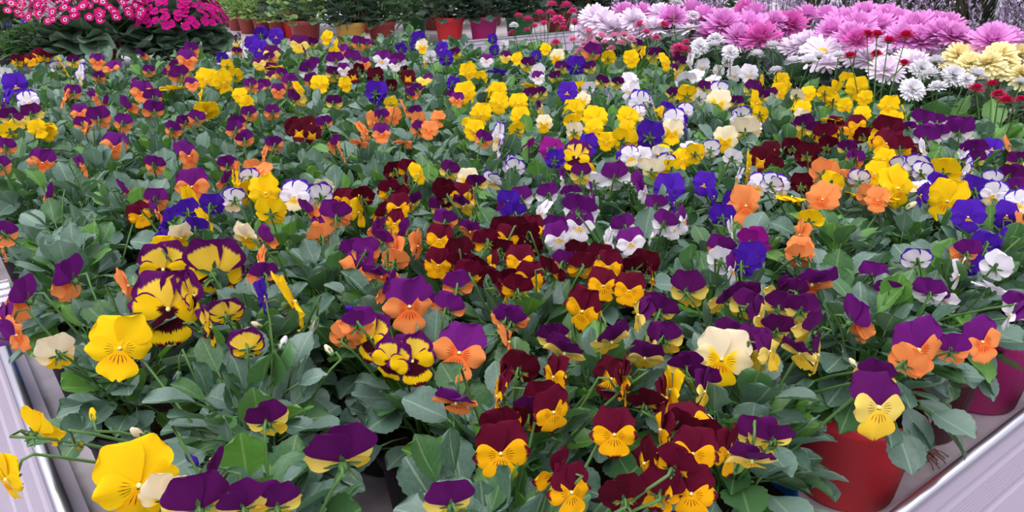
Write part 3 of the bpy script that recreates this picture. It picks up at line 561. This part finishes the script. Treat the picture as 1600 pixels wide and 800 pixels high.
# ------------------------------------------------------------------ background plants
def round_leaf_mesh(name, mat, lobes, depth, variant, notch=.35, wav=.08):
    rg = random.Random(900+variant); mb = MB(); N = 6*lobes if lobes > 4 else 28; rings = (.35, .7, 1.0)
    ph = rg.uniform(0, 6); vs = [(0, 0, 0)]; uvs = [(.5, 0)]
    for q in rings:
        for k in range(N):
            t = -math.pi + 2*math.pi*(k+.5)/N               # 0 = leaf tip (+y)
            r = (1 - depth*(.5-.5*math.cos(t*lobes))*q) * (1 - notch*max(0, (abs(t)-2.3)/.84))
            x, y = r*q*math.sin(t)*.5, r*q*math.cos(t)*.5
            vs.append((x, y+.18, wav*q*q*math.sin(3*t+ph) + .1*q*q)); uvs.append((.5+x*.9, q))
    fs = [(0, 1+k, 1+(k+1) % N) for k in range(N)] + [(1+i*N+k, 1+(i+1)*N+k, 1+(i+1)*N+(k+1) % N, 1+i*N+(k+1) % N) for i in (0, 1) for k in range(N)]
    mb.add(vs, fs, None, 0, uvs)
    mb.tube([(0, .02, -.01), (0, -.2, -.16), (0, -.35, -.4)], .025, .03, 4, 1)
    return mb.mesh(name, [mat, STEMM])
def daisy_mesh(name, mat, n, layers, L, Wd, mats2=None, cr=.12, seed=0, e0=5, e1=50, curl=0.0, tipw=.3, jit=.25):
    rg = random.Random(seed); mb = MB()
    for l in range(layers):
        el = e0 + (e1-e0)*(l/max(1, layers-1)) if layers > 1 else e0
        ll = L*(1-.45*l/max(1, layers))
        for k in range(n):
            az = 2*math.pi*(k + .5*(l % 2) + rg.uniform(-jit, jit))/n; e = R(el + rg.uniform(-8, 8))
            d = Vector((math.cos(az)*math.cos(e), math.sin(az)*math.cos(e), math.sin(e)))
            q = ll*rg.uniform(.85, 1.08); c = curl*rg.uniform(.4, 1.3)
            blade(mb, q, Wd, [0, .35, .7, .92, 1], 2, lambda v: .45 + .55*math.sin(min(1, v/.7)*HALF) if v < .75 else (.85 if v < .95 else tipw), lambda u, v: c*q*v*v + .05*Wd*u*u, frame(d, (-math.cos(az)*math.sin(e), -math.sin(az)*math.sin(e), math.cos(e)), d*cr*.5))
    mb.lathe([(cr, -.02), (cr*1.05, .03), (cr*.75, .07), (.001, .085)], 10, 1)
    mb.lathe([(.001, -.09), (cr*.9, -.07), (cr*1.2, -.01)], 8, 2)
    return mb.mesh(name, [mat, mats2, SEPALM])
def potted(name, label, cat, group, base, pot, ps=1.0, rotz=0.0):
    root = tag(link(name, None, None, Matrix.Translation(base) @ Matrix.Rotation(rotz, 4, 'Z')), label, cat, group)
    link('pot', POTS[pot], root, Matrix.Scale(ps, 4)); link('soil', SOIL, root, Matrix.Scale(ps, 4))
    return root
def layout(fl, rad, sep, lo, hi):
    ps = []; used = set()
    fl = sorted(fl, key=lambda f: f['P'].y)
    for i, f in enumerate(fl):
        if i in used: continue
        m = [j for j in range(len(fl)) if j not in used and fl[j]['g'] == f['g'] and math.hypot(fl[j]['ab'][0]-f['ab'][0], fl[j]['ab'][1]-f['ab'][1]) < rad]
        used.update(m); ps.append(dict(a=sum(fl[j]['ab'][0] for j in m)/len(m), b=sum(fl[j]['ab'][1] for j in m)/len(m), fl=[fl[j] for j in m], g=f['g']))
    for it in range(200):
        for i, p in enumerate(ps):
            for q in ps[i+1:]:
                da, db = p['a']-q['a'], p['b']-q['b']; d = math.hypot(da, db) or 1e-4
                if d < sep:
                    k = (sep-d)/d*.5; p['a'] += da*k; p['b'] += db*k; q['a'] -= da*k; q['b'] -= db*k
            p['a'] = min(hi[0], max(lo[0], p['a'])); p['b'] = min(hi[1], max(lo[1], p['b']))
    for p in ps: p['fl'] = []
    for f in fl: min((p for p in ps if p['g'] == f['g']), key=lambda p: math.hypot(p['a']-f['ab'][0], p['b']-f['ab'][1]))['fl'].append(f)
    return [p for p in ps if p['fl']]
def leafy(root, rg, meshes, n, rmax, z0, z1, l0, l1, e0=-20, e1=60, dome=True, rmin=0.0):
    for i in range(n):
        t = (i+.5)/n; az = i*2.39996 + rg.uniform(-.3, .3)
        if dome: ph = math.acos(1-t*.98); r0 = rmin + (rmax-rmin)*math.sin(ph)*rg.uniform(.8, 1); zz = z0 + (z1-z0)*math.cos(ph)*rg.uniform(.85, 1); e = R(math.degrees(HALF-ph)*.7 + rg.uniform(e0, e1)*.4 - 10)
        else: r0 = rmin + (rmax-rmin)*rg.random(); zz = rg.uniform(z0, z1); e = R(rg.uniform(e0, e1))
        d = Vector((math.cos(az), math.sin(az), 0)); ax = d*math.cos(e) + Vector((0, 0, math.sin(e)))
        nrm = Vector((0, 0, 1))*math.cos(e) - d*math.sin(e) + Vector((rg.uniform(-.35, .35), rg.uniform(-.35, .35), 0)) + d*.35
        link('leaf', rg.choice(meshes), root, frame(ax, nrm, d*r0 + Vector((0, 0, zz)), rg.uniform(l0, l1)))
def stalks(root, pts, r=.0016, z0=.08):
    mb = MB()
    for e in pts:
        e = Vector(e); mb.tube(curve_pts((e.x*.15, e.y*.15, z0), (e.x*.6, e.y*.6, z0 + (e.z-z0)*.65), e, 4), r, r*.8, 4)
    link('stems', mb.mesh('stems', [STEMM]), root)

GERM = leaf_mat('geranium_leaf', lin(70, 100, 72), lin(100, 130, 98), lin(120, 148, 110), lin(100, 140, 80), .6, .3)
GERL = [round_leaf_mesh('leaf', GERM, 7, .16, i) for i in range(3)]
GERM2 = leaf_mat('geranium_leaf_dark', lin(58, 78, 66), lin(80, 98, 88), lin(104, 124, 106), lin(80, 110, 70), .6, .3)
GERD = [round_leaf_mesh('leaf', GERM2, 7, .2, i+5) for i in range(3)]
CINM = leaf_mat('cineraria_leaf', lin(70, 96, 78), lin(96, 120, 100), lin(120, 142, 118), lin(90, 120, 70), .55, .35)
CINL = [round_leaf_mesh('leaf', CINM, 5, .1, i+9, .25, .1) for i in range(3)]
PALEM = leaf_mat('pale_leaf', lin(112, 142, 84), lin(140, 166, 104), lin(168, 190, 130), lin(150, 190, 90), .6, .3)
PALEL = [round_leaf_mesh('leaf', PALEM, 5, .4, i+14, .3, .1) for i in range(3)]
ZC = lambda dz: ZB + dz

# a flower seen on a sight line belongs to the row of its kind: pick the stalk height that brings it over that row
def over_row(x, y, z, a0, a1, zmin, zmax):
    a = AB(unproj(x, y, z))[0]; t = min(a1, max(a0, a)); H = CAM.z
    return unproj(x, y, min(ZB+zmax, max(ZB+zmin, H - (H-z)*t/a)))
# --- bellis daisies
YC = plain('daisy_centre', lin(226, 190, 60), .7, .2, 0, .4, 60)
BM = {'C': petal_mat('bellis_rose', base=lin(228, 84, 152), throat=lin(240, 170, 190), tl=.3), 'P': petal_mat('bellis_pale_pink', base=lin(248, 206, 224), edge=lin(234, 128, 176), ew=.85),
      'W': petal_mat('bellis_white', base=lin(240, 238, 244)), 'R': petal_mat('bellis_crimson', base=lin(206, 30, 92), throat=lin(226, 110, 150), tl=.3)}
BF = {k: [daisy_mesh('flower', m, 26, 4, .42, .085, YC, .09, i, 2, 64, -.1) for i in range(2)] for k, m in BM.items()}
BEL = {'C': '862,8,18 885,10,22 843,22,18 810,26,16 825,32,18 872,32,22 898,37,20 824,48,14 895,18,16 800,52,14 868,67,16 1000,40,20 1010,52,18 1037,40,20 1025,60,16 1060,77,24 1068,80,26 1058,86,20 1072,66,14 850,38,16 880,45,16 835,42,14 860,22,18',
       'P': '920,50,18 930,70,18 945,68,16 960,58,20 975,55,18 905,80,14 900,87,12 985,62,18 955,76,14 895,62,16 970,68,16 940,57,18 922,62,16 912,70,14',
       'W': '803,40,14 1057,5,22 1083,25,20 1117,62,26 1093,72,26 1115,72,24 1141,82,24 1182,86,24 1207,73,26 1212,112,24 1240,97,26 1265,98,28 1280,90,28 1310,88,22 1425,140,40 1465,137,28 1455,118,34 1490,118,34 1525,118,34 1510,125,24 1440,108,34 1462,98,34 1595,130,24',
       'R': '1355,55,22 1370,57,26 1415,58,28 1388,66,24 1328,89,22 1369,85,18 1412,101,22 1525,139,24 1550,133,22 1560,148,22 1572,158,24 1595,157,20'}
rg = random.Random(21); bf = []
for g, t in BEL.items():
    for e in t.split():
        x, y, s_ = map(int, e.split(','))
        z = ZB + (.34 if y < 75 and g == 'R' else .285 if g in 'CP' else .30 if y < 90 else .265)
        P = over_row(x, y, z, 1.66, 1.98, .19, .35); bf.append(dict(P=P, ab=AB(P), g=g, s=min(.06, max(.03, s_/F_PX*proj(P)[2]*1.25))))
BN = {'C': 'rose pink daisy', 'P': 'pale pink daisy', 'W': 'white daisy', 'R': 'crimson daisy'}
for ip, p in enumerate(layout(bf, .13, .126, (1.75, .42), (1.87, B1-.1))):
    base = W(p['a'], p['b']); rg = random.Random(3000+ip)
    nb = 'the yellow chrysanthemum' if p['b'] < .95 else 'pink chrysanthemums' if p['b'] < 2.0 else 'the bench end'
    root = potted('daisy_plant', '%s plant with %s long-stalked blooms in front of %s' % (BN[p['g']], NUM[min(12, len(p['fl']))], nb), 'daisy plant', '%s plants beside the violas' % BN[p['g']], base, rg.choice(['dark', 'maroon', 'terracotta']))
    leafy(root, rg, LEAVES[1] + LEAVES[2], 26, .055, .1, .15, .05, .075, 0, 70, False)
    ends = []
    for f in p['fl']:
        n3 = Vector((rg.uniform(-.25, .25), rg.uniform(-.25, .25), 1)).normalized()
        if p['g'] == 'W' and f['s'] > .04 and rg.random() < .4: n3 = Vector((0, -.8, .7)).normalized()
        M = Matrix.Translation(f['P'] - base) @ n3.to_track_quat('Z', 'Y').to_matrix().to_4x4() @ Matrix.Rotation(rg.uniform(0, 6), 4, 'Z') @ Matrix.Scale(f['s'], 4)
        link('flower', rg.choice(BF[p['g']]), root, M); ends.append(f['P'] - base - n3*.06*f['s'])
    stalks(root, ends, .0015)

# --- chrysanthemums
CM = {'pink': petal_mat('chrysanthemum_pink', base=lin(240, 168, 230), throat=lin(226, 120, 206), tl=.5), 'deep': petal_mat('chrysanthemum_deep_pink', base=lin(224, 112, 194)),
      'white': petal_mat('chrysanthemum_lilac_white', base=lin(248, 234, 250)), 'daisy': petal_mat('chrysanthemum_single_white', base=lin(248, 236, 250)), 'yellow': petal_mat('chrysanthemum_yellow', base=lin(252, 240, 186))}
CF = {k: [daisy_mesh('flower', CM[k], *([24, 4, .5, .085, YC, .07, i, 0, 62, .12, .2, .4] if k in ('pink', 'deep') else [22, 2, .5, .1, YC, .11, i, -4, 14, -.05, .3, .3] if k == 'daisy' else [26, 3, .5, .095, YC, .05, i, -6, 55, .05, .3, .35] if k == 'white' else [22, 5, .48, .11, YC, .05, i, -22, 66, -.15, .5])) for i in range(3)] for k in CM}
CHR = {'pink': '975,22,45 1005,22,40 1080,20,60 1130,40,70 1170,45,60 1110,55,50 1180,25,60 1210,35,40 1290,30,60 1320,40,60 1350,25,50 1370,45,60 1300,50,50 1400,35,50 1430,45,60 1470,55,60 1440,65,60 1480,40,50 1550,65,60 1510,65,45 1155,60,50 1050,30,50 1410,60,55 1260,25,45 1385,28,50 1458,38,50 1340,45,60 1330,58,55 1490,58,50 1575,62,50 1100,30,55',
       'deep': '1235,40,52 1340,65,45 1190,62,60 1165,22,45 1480,48,40', 'white': '930,28,50 915,45,40 960,45,60 1030,20,40 1020,45,45 1240,75,44 1330,75,50 1360,95,56 1400,90,60 1430,100,50 1290,100,40 1450,90,50 1385,110,50 990,32,45 945,36,50 1000,50,40 1260,68,50 1345,85,50 1375,75,45 1415,78,45',
       'daisy': '1080,45,58 1285,82,62 1420,92,40',
       'yellow': '1500,90,55 1530,86,62 1560,90,60 1590,88,55 1515,100,45 1570,103,45 1597,118,45 1545,100,50'}
cf = []; rg = random.Random(31)
for g, t in CHR.items():
    for e in t.split():
        x, y, s_ = map(int, e.split(','))
        P = over_row(x, y, ZB + (.255 if g in ('white', 'daisy') and y > 66 else .275 if g == 'yellow' else .30) + rg.uniform(-.01, .01), 1.94, 2.5, .22, .36)
        cf.append(dict(P=P, ab=AB(P), g={'deep': 'pink', 'daisy': 'white'}.get(g, g), c=g, s=min(.125, max(.06, s_/F_PX*proj(P)[2]*1.12))))
for ip, p in enumerate(layout(cf, .2, .165, (2.02, .5), (2.6, B1-.12))):
    base = W(p['a'], p['b']); rg = random.Random(4000+ip)
    nm = {'pink': 'pink', 'white': 'lilac-white', 'yellow': 'pale yellow'}[p['g']]
    nb = 'behind the crimson daisies' if p['b'] < 1.4 else 'behind the white daisies' if p['b'] < 2 else 'behind the rose pink daisies'
    root = potted('chrysanthemum', 'potted %s chrysanthemum with %s full flower heads %s' % (nm, NUM[min(12, len(p['fl']))], nb), 'chrysanthemum', '%s chrysanthemums behind the daisies' % nm, base, 'dark', 1.15)
    leafy(root, rg, GERD + LEAVES[0], 44, .1, .11, .21, .045, .065)
    ends = []
    for f in p['fl']:
        c = Vector((CAM.x-f['P'].x, CAM.y-f['P'].y, 0)).normalized()
        n3 = (Vector((0, 0, 1)) + c*rg.uniform(.1, .8) + Vector((rg.uniform(-.35, .35), rg.uniform(-.35, .35), 0))).normalized()
        M = Matrix.Translation(f['P'] - base) @ n3.to_track_quat('Z', 'Y').to_matrix().to_4x4() @ Matrix.Rotation(rg.uniform(0, 6), 4, 'Z') @ Matrix.Scale(f['s'], 4)
        link('flower', rg.choice(CF[f['c']]), root, M); ends.append(f['P'] - base - n3*.06*f['s'])
    stalks(root, ends, .0022)

# --- grey lilac heathers behind the chrysanthemums
HM = plain('heather_bells', lin(186, 172, 200), .8, .1, 0, .8, 60, lin(140, 126, 150)); HS = plain('heather_wood', lin(96, 84, 92), .8, .1)
def heather(seed):
    rg = random.Random(seed); mb = MB(); h2 = MB()
    for i in range(34):
        az = rg.uniform(0, 6.28); r = .13*math.sqrt(rg.random()); top = Vector((math.cos(az)*r*1.3, math.sin(az)*r*1.3, rg.uniform(.26, .4) - r*.35)); bot = Vector((math.cos(az)*r*.35, math.sin(az)*r*.35, .09))
        h2.tube([bot, (bot+top)*.5 + Vector((0, 0, .02)), top], .002, .001, 4)
        for k in range(46):
            t = rg.uniform(.25, 1.02); c = bot + (top-bot)*t + Vector((0, 0, .02*math.sin(t*3.1))); a2 = rg.uniform(0, 6.28); w = .016*(1.25-t)
            d = Vector((math.cos(a2), math.sin(a2), rg.uniform(.3, 1.6))).normalized()
            blade(mb, .013, .006, [0, .5, 1], 1, lambda v: (.4, 1, .3)[int(v*2)], lambda u, v: .0015*u*u, frame(d, (0, 0, 1), c + Vector((math.cos(a2), math.sin(a2), 0))*w*.5))
    return mb.mesh('flower_spikes', [HM]), h2.mesh('branches', [HS])
HMS = [heather(s) for s in range(3)]
rg = random.Random(41)
for i in range(9):
    a, b = 2.86 + .16*(i % 2), 1.0 + i*.22
    root = potted('heather', 'grey lilac heather with upright spikes behind the pink chrysanthemums', 'heather', 'heathers behind the chrysanthemums', W(a, b), 'dark', 1.1, rg.uniform(0, 6))
    m = HMS[i % 3]; sc = Matrix.Scale(rg.uniform(.9, 1.1), 4); tag(link('flower_spikes', m[0], root, sc), kind='stuff'); link('branches', m[1], root, sc)
# --- dark conifers
CONM = plain('conifer_scales', lin(58, 72, 56), .8, .15, 0, .8, 30, lin(92, 84, 66)); BARK = plain('bark', lin(70, 56, 50), .9, .1)
def conifer(seed):
    rg = random.Random(seed); mb = MB(); tr = MB(); H = .62
    tr.tube([(0, 0, .08), (.005, 0, .3), (0, .004, H)], .009, .003, 6)
    for k in range(900):
        z = rg.uniform(.1, H); r = .085*(1-(z/H)**2.2)*math.sqrt(rg.uniform(.25, 1)) + .008; az = rg.uniform(0, 6.28)
        d = Vector((math.cos(az)*.5, math.sin(az)*.5, 1)).normalized()
        blade(mb, rg.uniform(.03, .055), .009, [0, .4, 1], 1, lambda v: (.5, 1, .2)[min(2, int(v*2.5))], lambda u, v: .002*u*u, frame(d, (math.cos(az), math.sin(az), .2), (math.cos(az)*r, math.sin(az)*r, z)))
    return mb.mesh('foliage', [CONM]), tr.mesh('trunk', [BARK])
CONS = [conifer(s) for s in range(3)]
for i in range(22):
    a, b = 3.36 + .2*(i % 3), .62 + .22*(i//3) + .06*(i % 3)
    root = potted('dwarf_cypress', 'slim dark cypress sapling in the %s row past the heathers' % ('first', 'second', 'third')[i % 3], 'conifer', 'dark cypress saplings past the heathers', W(a, b), 'terracotta', 1.2, rg.uniform(0, 6))
    m = CONS[i % 3]; sc = Matrix.Scale(rg.uniform(.85, 1.1), 4); tag(link('foliage', m[0], root, sc), kind='stuff'); link('trunk', m[1], root, sc)

# --- cinerarias on the second bench
CINP = {'ring': petal_mat('cineraria_ringed', base=lin(206, 22, 118), throat=WHITE, tl=.42), 'pink': petal_mat('cineraria_rose', base=lin(226, 52, 130), throat=WHITE, tl=.5), 'mag': petal_mat('cineraria_magenta', base=lin(196, 16, 128))}
CINC = plain('cineraria_eye', lin(110, 16, 70), .7)
CIND = {k: [daisy_mesh('flower', m, 11, 1, .42, .22, CINC, .12, i, 8, 8, -.08, .6, .08) for i in range(2)] for k, m in CINP.items()}
for px, py, kd, rad, lab in ((-12, 100, 'pink', .24, 'rose cineraria with white-eyed flowers behind small blue-flowered plants'), (165, 108, 'ring', .25, 'magenta cineraria with white-ringed flowers over broad leaves'), (286, 100, 'mag', .21, 'plain magenta cineraria beside the terracotta pot row')):
    base = unproj(px, py, ZB); rg = random.Random(px+99)
    root = potted('cineraria', lab, 'cineraria', 'cinerarias on the back bench', base, 'terracotta', 1.5)
    leafy(root, rg, CINL, 70, rad*.88, .05, .25, .09, .15, -60, 30)
    leafy(root, rg, CINL, 40, rad*.85, .06, .17, .09, .14, -55, 20, False, rad*.4)
    ends = []
    for i in range(210):
        t = (i+.5)/210; ph = math.acos(1-t*.72); az = i*2.39996 + rg.uniform(-.15, .15)
        n3 = Vector((math.sin(ph)*math.cos(az), math.sin(ph)*math.sin(az), math.cos(ph))); P = Vector((n3.x*rad*1.08, n3.y*rad*1.08, (.13 if kd == 'mag' else .17) + n3.z*.2*rg.uniform(.93, 1.07)))
        n4 = (n3 + Vector((rg.uniform(-.3, .3), rg.uniform(-.3, .3), .25))).normalized()
        link('flower', rg.choice(CIND[kd]), root, Matrix.Translation(P) @ n4.to_track_quat('Z', 'Y').to_matrix().to_4x4() @ Matrix.Rotation(rg.uniform(0, 6), 4, 'Z') @ Matrix.Scale(rg.uniform(.034, .046), 4))
        if i % 5 == 0: ends.append(P - n4*.004)
    stalks(root, ends, .002, .12)
# --- small blue-flowered plants in front of the cinerarias
BLUEF = [daisy_mesh('flower', VAR['V'][0], 5, 1, .42, .36, YC, .09, i, 20, 20, 0, .6, .05) for i in range(2)]
NARROW = []
for i in range(3):
    mb = MB(); blade(mb, 1, .3, LROWS[::2] + [1.0], 2, leaf_prof, lambda u, v: -.25*v*v + .06*u*u); NARROW.append(mb.mesh('leaf', [LEAFM[1]]))
GREYN = []
for i in range(2):
    mb = MB(); blade(mb, 1, .16, LROWS[::2] + [1.0], 2, leaf_prof, lambda u, v: -.15*v*v + .06*u*u); GREYN.append(mb.mesh('leaf', [GERM2]))
for px, py, n, ms, l0, lab in ((76, 112, 3, NARROW, .06, 'bushy green plant with small blue flowers before the magenta cineraria'), (18, 116, 0, GREYN, .05, 'fine-leaved grey green herb before the rose cineraria')):
    base = unproj(px, py, ZB); rg = random.Random(px+7)
    root = potted('bedding_plant', lab, 'plant', None, base, 'dark', .8)
    leafy(root, rg, ms, 150, .12, .06, .2, l0*.8, l0*1.2)
    for i in range(n):
        P = Vector((rg.uniform(-.07, .07), -.06 + rg.uniform(-.04, .04), .2 + rg.uniform(0, .05))); link('flower', BLUEF[i % 2], root, Matrix.Translation(P) @ Vector((0, -.6, .8)).to_track_quat('Z', 'Y').to_matrix().to_4x4() @ Matrix.Scale(.03, 4))
    stalks(root, [(rg.uniform(-.06, .06), rg.uniform(-.06, .06), .18) for i in range(12)], .002)
# --- geraniums and pale leaved plants on the second bench
GPK = [daisy_mesh('flower', petal_mat('geranium_pink', base=lin(232, 50, 120)), 5, 2, .42, .36, YC, .06, 1, 15, 55, .1, .6, .1), daisy_mesh('flower', petal_mat('geranium_red', base=lin(214, 40, 66)), 5, 2, .42, .36, YC, .06, 2, 15, 55, .1, .6, .1)]
def geranium(base, pot, ms, heads, lab, grp, seed, h=.2, rad=.15, ps=1.35, l0=.055, l1=.085, n=85, nm='geranium', col=0):
    rg = random.Random(seed); root = potted(nm, lab, nm.replace('_', ' '), grp, base, pot, ps)
    leafy(root, rg, ms, n, rad, .1*ps-.02, .1*ps+h, l0, l1, -30, 40)
    leafy(root, rg, ms, n//3, rad*.7, .1*ps, .1*ps+h*.6, l0, l1, -20, 50, False)
    ends = []
    for hx, hy, hz in heads:
        c = Vector((hx, hy, hz)); ends.append(c)
        for k in range(16):
            d = Vector((rg.gauss(0, 1), rg.gauss(0, 1), abs(rg.gauss(0, 1)))).normalized()
            link('flower', GPK[col], root, Matrix.Translation(c + d*.028) @ d.to_track_quat('Z', 'Y').to_matrix().to_4x4() @ Matrix.Scale(.03, 4))
    stalks(root, ends + [(rg.uniform(-.6, .6)*rad, rg.uniform(-.6, .6)*rad, .1*ps + h*.6) for i in range(10)], .003, .09*ps)
    return root
geranium(unproj(480, 74, ZB), 'terracotta', PALEL + GERL, [(0, 0, .36)], 'pale green geranium in a terracotta pot with a pink flower head', 'geraniums on the back bench', 1, .22, .17, 1.4)
geranium(unproj(550, 76, ZB), 'yellow', GERD, [(.02, -.02, .34), (.06, -.02, .35)], 'geranium in a yellow pot with bright pink flowers', 'geraniums on the back bench', 2, .2, .13, 1.35)
geranium(unproj(598, 72, ZB), 'terracotta', GERL, [(0, 0, .36)], 'broad-leaved geranium in a terracotta pot beside the yellow pot', 'geraniums on the back bench', 3, .2, .14, 1.3)
geranium(unproj(648, 60, ZB), 'green', GERL, [], 'broad-leaved geranium without open flowers left of the red pot'.replace(' left of', ' beside'), 'geraniums on the back bench', 4, .2, .16, 1.3)
geranium(unproj(703, 68, ZB), 'red', GERD, [], 'dark-leaved geranium in a red pot', 'geraniums on the back bench', 5, .2, .14, 1.4)
geranium(unproj(756, 66, ZB), 'magenta', GERD, [], 'dark-leaved geranium in a magenta pot on the back bench', 'geraniums on the back bench', 6, .2, .14, 1.4)
geranium(unproj(812, 62, ZB), 'green', GERD, [], 'dark-leaved geranium in a green pot', 'geraniums on the back bench', 7, .19, .14, 1.5)
rg = random.Random(77)
for i in range(5): geranium(unproj(872 + 58*i, 55 - 3*i, ZB), ('terracotta', 'dark', 'red', 'dark', 'terracotta')[i], GERD, [(.02, -.03, .33)] if i in (0, 1) else [], 'dark-leaved geranium %s behind the pink daisies and chrysanthemums' % ('with red flowers' if i < 2 else 'without flowers'), 'geraniums behind the daisies', 130+i, .2, .16, 1.4, col=1)
for i, (px, py) in enumerate(((350, 42), (371, 47), (389, 52), (412, 55), (436, 58), (380, 30), (404, 34), (428, 38), (452, 42))):
    geranium(unproj(px, py, ZB), 'terracotta', PALEL, [], 'pale ferny plant in a small terracotta pot in a row of %s pots' % ('leading' if i < 5 else 'rear'), 'pale ferny plants in terracotta pots', 50+i, .13, .1, .98, .035, .055, 70, 'fern_plant')
for i in range(16):
    a, b = 1.9 + (i % 8)*.42 + .2*(i//8), 4.35 + .5*(i//8)
    if i < 2: b += .15
    geranium(W(a, b), rg.choice(['terracotta', 'red', 'dark']), GERD, [(0, -.05, .38)] if i % 3 == 1 else [], 'dark-leaved geranium in the %s rows of the back bench%s' % ('middle' if i < 8 else 'rear', ', red flowers' if i % 3 == 1 else ''), 'dark geraniums in the back rows', 80+i, .24, .2, 1.5, .06, .095, 90, 'geranium', i % 2)

# ------------------------------------------------------------------ plant label and dried roots on the pansy bench
k = NT('printed_plant_label'); vec, u, v = k.uv()
ln = k.math('MULTIPLY', k.step(k.math('SINE', k.math('MULTIPLY', v, 60.0)), .3, .6), k.math('MULTIPLY', k.step(v, .62, .64), k.step(k.noise(60, vec), .42, .5)))
col = k.mix(k.math('SUBTRACT', 1.0, k.step(v, .55, .56)), lin(226, 218, 232), lin(128, 50, 150)); col = k.mix(ln, col, lin(90, 86, 100)); LABM = k.finish(col, .35, .5)
mb = MB(); blade(mb, .075, .05, [0, .25, .5, .75, 1], 4, lambda v: 1.0, lambda u, v: .006*u*u)
lb = link('plant_label', mb.mesh('plant_label', [LABM])); P = unproj(8, 540, ZB + .105)
lb.matrix_basis = frame((-.25, .35, 1), (.1, -1, .4), P); tag(lb, 'white and purple printed plant label stuck beside the blue pot', 'label')
md = lb.modifiers.new('thick', 'SOLIDIFY'); md.thickness = .0008
RM = plain('dry_roots', lin(140, 92, 88), .9, .1, 0, .5, 80); mb = MB(); rg = random.Random(5)
for i in range(26):
    az = rg.uniform(0, 6.28); l = rg.uniform(.01, .032); mb.tube(curve_pts((rg.uniform(-.006, .006), rg.uniform(-.006, .006), .006), (math.cos(az)*l*.5, math.sin(az)*l*.5, rg.uniform(.006, .02)), (math.cos(az)*l, math.sin(az)*l, .0012), 4), .001, .0006, 4)
q = link('dried_roots', mb.mesh('dried_roots', [RM])); q.location = unproj(1440, 712, ZB); tag(q, 'small tangle of dry brown roots between the red and magenta pots', 'dry roots')
